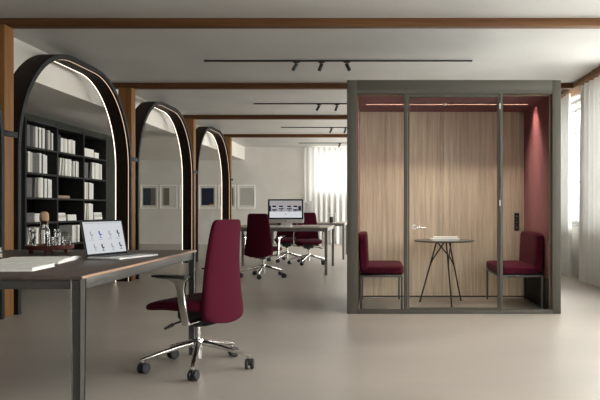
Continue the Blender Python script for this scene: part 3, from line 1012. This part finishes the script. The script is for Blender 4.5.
for s in (-1, 1):
    g.box(s * .082 - .003, s * .082 + .003, -.085, .085, .006, .19)
    g.box(-.079, .079, s * .082 - .003, s * .082 + .003, .006, .19)
g.build('glass_box', parent=ln, smooth=False)
MB().use('alu').box(-.088, .088, -.088, .088, 0, .006, bevel=.002).build('base', parent=ln)
rm = MB().use('picframe')
for s in (-1, 1):
    for q in (-1, 1):
        rm.box(s * .082 - .005, s * .082 + .005, q * .082 - .005, q * .082 + .005, .006, .196)
    rm.box(-.087, .087, s * .082 - .005, s * .082 + .005, .190, .198)
    rm.box(s * .082 - .005, s * .082 + .005, -.087, .087, .190, .198)
rm.build('rim', parent=ln, smooth=False)
MB().use('candle').lathe([(0, .0065), (.04, .0065), (.04, .125), (.036, .130), (.01, .128), (0, .128)], n=24).build('candle', parent=ln)

# ------------------------------------------------------------------ ceiling track lights
TRK = [(7.96, 3), (11.2, 3), (14.45, 3), (17.85, 3)]
for i, (y, nsp) in enumerate(TRK):
    r = thing('track_light', 'black ceiling track with three spotlights, %s counting from the camera' % ORD[i], 'track light', (-.45, y, ZC), group='black ceiling track lights')
    MB().use('black').box(-2.09, 1.19, y - .017, y + .017, ZC - .016, ZC - .001, bevel=.002).build('track', parent=r, world=True)
    for x, dx in ((-.965, -.045), (-.655, -.03), (-.345, .04)):
        p0 = Vector((x, y, ZC - .018))
        st = MB().use('black')
        st.box(x - .04, x + .04, y - .012, y + .012, ZC - .030, ZC - .0165, bevel=.002)
        st.cyl(p0 - Vector((0, 0, .01)), p0 - Vector((0, 0, .042)), .007, 10)
        so = st.build('mount', parent=r, world=True)
        d = Vector((dx, -.02, -.085)).normalized()
        a = p0 - Vector((0, 0, .036)) - d * .015
        h = MB().use('black')
        h.tube([a, a + d * .004, a + d * .096, a + d * .098], [.018, .022, .022, .018], 20)
        h.build('spot_head', parent=so, world=True)

# ------------------------------------------------------------------ meeting booth
F = 6.38
bx0, bx1, bz1 = -.275, 1.825, 2.296
ix0, ix1, iz1, ib = -.177, 1.737, 2.162, 7.58
booth = thing('meeting_booth', 'olive grey glazed meeting booth with burgundy lining and oak back wall', 'booth', ((bx0 + bx1) / 2, F + .66, 0))
sh = MB().use('frame')
sh.box(bx0, ix0 - .004, F, ib + .09, .0, bz1, bevel=.003)
sh.box(ix1 + .004, bx1, F, ib + .09, .0, bz1, bevel=.003)
sh.box(ix0 - .004, ix1 + .004, F, ib + .09, iz1 + .036, bz1, bevel=.001)
sh.box(ix0 - .004, ix1 + .004, F, F + .07, iz1 + .0, iz1 + .036)
sh.box(ix0 - .004, ix1 + .004, ib + .03, ib + .09, 0, iz1 + .006)
sh.box(ix0 - .004, ix1 + .004, F, F + .07, 0.0, .038, bevel=.002)
sh.build('shell', parent=booth, world=True)
MB().use('felt').box(ix0 - .004, ix0, F + .07, ib, .004, iz1).build('side_panel', parent=booth, world=True, smooth=False)
MB().use('felt').box(ix1, ix1 + .004, F + .07, ib, .004, iz1).build('side_panel', parent=booth, world=True, smooth=False)
cp = MB().use('felt')
LX0, LX1, LY0, LY1 = -.097, 1.656, 7.015, 7.045
cp.box(ix0, ix1, F + .07, LY0 - .003, iz1, iz1 + .035)
cp.box(ix0, ix1, LY1 + .003, ib, iz1, iz1 + .035)
cp.box(ix0, LX0, LY0 - .003, LY1 + .003, iz1, iz1 + .035)
cp.box(LX1, ix1, LY0 - .003, LY1 + .003, iz1, iz1 + .035)
cp.build('ceiling_panel', parent=booth, world=True, smooth=False)
MB().use('floor').box(ix0, ix1, F + .07, ib + .03, .0005, .004).build('floor_panel', parent=booth, world=True, smooth=False)
seam = .793
for a, b in ((ix0, seam - .002), (seam + .002, ix1)):
    MB().use('oak').box(a, b, ib, ib + .025, .02, iz1, bevel=.001).build('back_panel', parent=booth, world=True, smooth=False)
MB().use('black').box(ix0, ix1, ib - .004, ib + .02, .004, .0195).build('skirting', parent=booth, world=True, smooth=False)
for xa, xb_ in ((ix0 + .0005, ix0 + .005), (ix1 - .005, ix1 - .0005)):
    MB().use('case').box(xa, xb_, F + .08, ib - .006, .005, .33).build('dark_lower_sheet', parent=booth, world=True, smooth=False)  # thin dark sheets over the lower part of the side felt
tm = MB().use('trim')
tm.box(ix0, ix0 + .012, F + .055, F + .075, .038, iz1 - .012)
tm.box(ix1 - .012, ix1, F + .055, F + .075, .038, iz1 - .012)
tm.box(ix0, ix1, F + .055, F + .075, iz1 - .012, iz1 + .0)
tm.build('trim', parent=booth, world=True, smooth=False)
ls = MB().use('boothled')
ls.box(LX0 + .004, LX1 - .004, LY0 + .004, LY1 - .004, iz1 + .026, iz1 + .034)
ls.use('arch').box(LX0, LX1, LY0 - .002, LY0, iz1 - .002, iz1 + .034)
ls.box(LX0, LX1, LY1, LY1 + .002, iz1 - .002, iz1 + .034)
ls.build('light_strip', parent=booth, world=True, smooth=False)
# posts
for a, b in ((.284, .322), (1.222, 1.256)):
    MB().use('frame').box(a, b, F + .004, F + .052, .038, iz1 + .006, bevel=.002).build('post', parent=booth, world=True)
MB().use('glass').box(ix0 + .012, .284, F + .026, F + .034, .038, iz1 - .0).build('glass_pane', parent=booth, world=True, smooth=False)
MB().use('glass').box(1.256, ix1 - .012, F + .026, F + .034, .038, iz1 - .0).build('glass_pane', parent=booth, world=True, smooth=False)
dr = MB().use('frame')
d0, d1, dz0, dz1 = .326, 1.218, .042, iz1 - .004
dr.box(d0, d0 + .012, F + .012, F + .044, dz0, dz1)
dr.box(d1 - .012, d1, F + .012, F + .044, dz0, dz1)
dr.box(d0 + .012, d1 - .012, F + .012, F + .044, dz0, dz0 + .018)
dr.box(d0 + .012, d1 - .012, F + .012, F + .044, dz1 - .024, dz1)
door = dr.build('door', parent=booth, world=True, smooth=False)
MB().use('glass').box(d0 + .012, d1 - .012, F + .024, F + .032, dz0 + .018, dz1 - .024).build('pane', parent=door, world=True, smooth=False)
hd = MB().use('chrome')
hx, hz = .385, .852
hd.tube([(hx, F + .024, hz), (hx, F + .012, hz)], [.026, .026], 24)
hd.tube([(hx, F + .014, hz), (hx, F - .030, hz)], [.010, .010], 14)
hd.tube([(hx - .004, F - .032, hz), (hx + .03, F - .033, hz - .001), (hx + .112, F - .030, hz - .003)], [.010, .010, .008], 14)
tag(hd.build('handle', parent=door, world=True), 'chrome lever handle')
for z in (2.04, 1.09):
    h = MB().use('alu')
    h.box(d1 + .003, d1 + .014, F - .003, F + .006, z - .028, z + .028, bevel=.002)
    h.build('hinge', parent=door, world=True)
so = MB().use('black')
so.box(1.622, 1.680, ib - .010, ib - .0005, .775, .985, bevel=.003)
sk = so.build('socket_panel', parent=booth, world=True)
for z in (.815, .880, .945):
    s_ = MB().use('bezel')
    s_.box(1.630, 1.672, ib - .013, ib - .0102, z - .026, z + .026, bevel=.001)
    s_.use('greybook').box(1.643, 1.659, ib - .0138, ib - .0131, z - .009, z + .009)
    s_.build('outlet', parent=sk, world=True)
sp = MB().use('alu')
sp.lathe([(0, iz1 - .02), (.016, iz1 - .02), (.022, iz1 - .008), (.022, iz1 - .0005), (0, iz1 - .0005)], (.75, 6.98, 0), n=20)
sp.build('sensor', parent=booth, world=True)

def make_bench(xb, xf, label):
    """xb: wall side, xf: front edge of the seat"""
    s = 1 if xf > xb else -1
    y0, y1 = 6.62, 7.40
    r = thing('bench_seat', label, 'bench', ((xb + xf) / 2, (y0 + y1) / 2, .0045), group='burgundy benches inside the booth')
    cy = (y0 + y1) / 2
    hy = (y1 - y0) / 2
    cx, hx = (xb + xf) / 2, abs(xf - xb) / 2
    MB().use('fabric').squad(hx - .03, hy, .048, .35, .16, 14, 56, lambda v: Vector((v.x + cx + s * .03, v.y + cy, v.z + .405 + .0))).build('seat', parent=r, world=True, angle=180)
    MB().use('fabric').squad(.045, hy, .205, .18, .28, 20, 56, lambda v: Vector((v.x + xb + s * .046 - s * .03 * (v.z / .2) * .3, v.y + cy, v.z + .575))).build('backrest', parent=r, world=True, angle=180)
    f = MB().use('steel')
    a, b = min(xb + s * .012, xf - s * .012), max(xb + s * .012, xf - s * .012)
    for y in (y0 + .01, y1 - .01):
        f.box(a, b, y - .010, y + .010, .334, .356, bevel=.002)
    for x in (a + .01, b - .01):
        f.box(x - .010, x + .010, y0 + .02, y1 - .02, .334, .356, bevel=.002)
    f.box(a, b, y0 + .02, y1 - .02, .350, .356)
    f.build('frame', parent=r, world=True)
    for x in (a + .010, b - .010):
        for y in (y0 + .01, y1 - .01):
            MB().use('steel').box(x - .010, x + .010, y - .010, y + .010, .0045, .335, bevel=.002).build('leg', parent=r, world=True)
    return r
make_bench(ix0 + .012, .295, 'burgundy bench seat inside the booth, on the door handle side')
make_bench(ix1 - .012, 1.255, 'burgundy bench seat inside the booth, below the socket panel')

tx, ty = .752, 7.08
tb = thing('bistro_table', 'small round dark table with wire legs in the booth', 'table', (tx, ty, .0045))
MB().use('steel').lathe([(0, .672), (.318, .672), (.328, .677), (.330, .684), (.326, .688), (0, .688)], n=64).build('tabletop', parent=tb)
mb = MB().use('black').lathe([(0, .660), (.12, .660), (.12, .6715), (0, .6715)], n=32)
mb.build('mounting_plate', parent=tb)
ANG = [math.radians(a) for a in (158, 281, 41)]
for k in range(3):
    a = ANG[k]
    d = Vector((math.cos(a), math.sin(a), 0))
    foot = d * .275 + Vector((0, 0, .006))
    topA = d * .085 + Vector((0, 0, .664))
    a2 = ANG[(k + 1) % 3]
    d2 = Vector((math.cos(a2), math.sin(a2), 0))
    topB = (d * .03 + d2 * .10) + Vector((0, 0, .664))
    mid = topA.lerp(foot, .33)
    l = MB().use('black')
    l.tube([topA, mid, foot], .0085, 12)
    j = topA.lerp(foot, .40)
    l.tube([topB, topB.lerp(mid, .82), j], .0075, 10)
    l.cyl(foot - Vector((0, 0, .006)), foot + Vector((0, 0, .004)), .013, 14)
    l.build('leg', parent=tb)
zt = .0045 + .6885
flat_book('magazine', 'lower white magazine lying on the round booth table', 'magazine', .755, 7.06, zt, .29, .21, .018, .10, 'white', 'offwhite', 'magazines on the booth table')
flat_book('magazine', 'upper white magazine on top of another on the booth table', 'magazine', .765, 7.065, zt + .0185, .26, .19, .018, -.12, 'white', 'white', 'magazines on the booth table')

# ------------------------------------------------------------------ light
w = bpy.data.worlds.new('overcast sky')
scene.world = w
w.use_nodes = True
nt = w.node_tree
bg = nt.nodes['Background']
tc = nt.nodes.new('ShaderNodeTexCoord')
sx = nt.nodes.new('ShaderNodeSeparateXYZ')
nt.links.new(tc.outputs['Generated'], sx.inputs[0])
rp = nt.nodes.new('ShaderNodeValToRGB')
rp.color_ramp.elements[0].position = 0.0
rp.color_ramp.elements[0].color = (0.62, 0.61, 0.585, 1)
rp.color_ramp.elements[1].position = 0.35
rp.color_ramp.elements[1].color = (1.0, 0.985, 0.965, 1)
nt.links.new(sx.outputs[2], rp.inputs[0])
nt.links.new(rp.outputs[0], bg.inputs[0])
bg.inputs[1].default_value = 18.0

# ------------------------------------------------------------------ camera
cam = bpy.data.cameras.new('camera')
co = bpy.data.objects.new('camera', cam)
COL.objects.link(co)
co.location = (0, 0, 1.03)
co.rotation_euler = (PI / 2, 0, 0)
cam.sensor_fit = 'HORIZONTAL'
cam.sensor_width = 36
cam.lens = 39.0
cam.shift_x = -0.125
cam.shift_y = 9 / 600
cam.clip_start = 0.05
scene.camera = co

vs = scene.view_settings
scene.display_settings.display_device = 'sRGB'
vs.view_transform = 'Standard'
vs.look = 'None'
vs.exposure = 0.10
vs.gamma = 1.0
vs.use_curve_mapping = False
cy = scene.cycles
cy.use_denoising = True
cy.max_bounces = 10
cy.diffuse_bounces = 6
cy.glossy_bounces = 4
cy.transmission_bounces = 8
cy.transparent_max_bounces = 12
cy.sample_clamp_indirect = 6.0
cy.caustics_reflective = False
cy.caustics_refractive = False
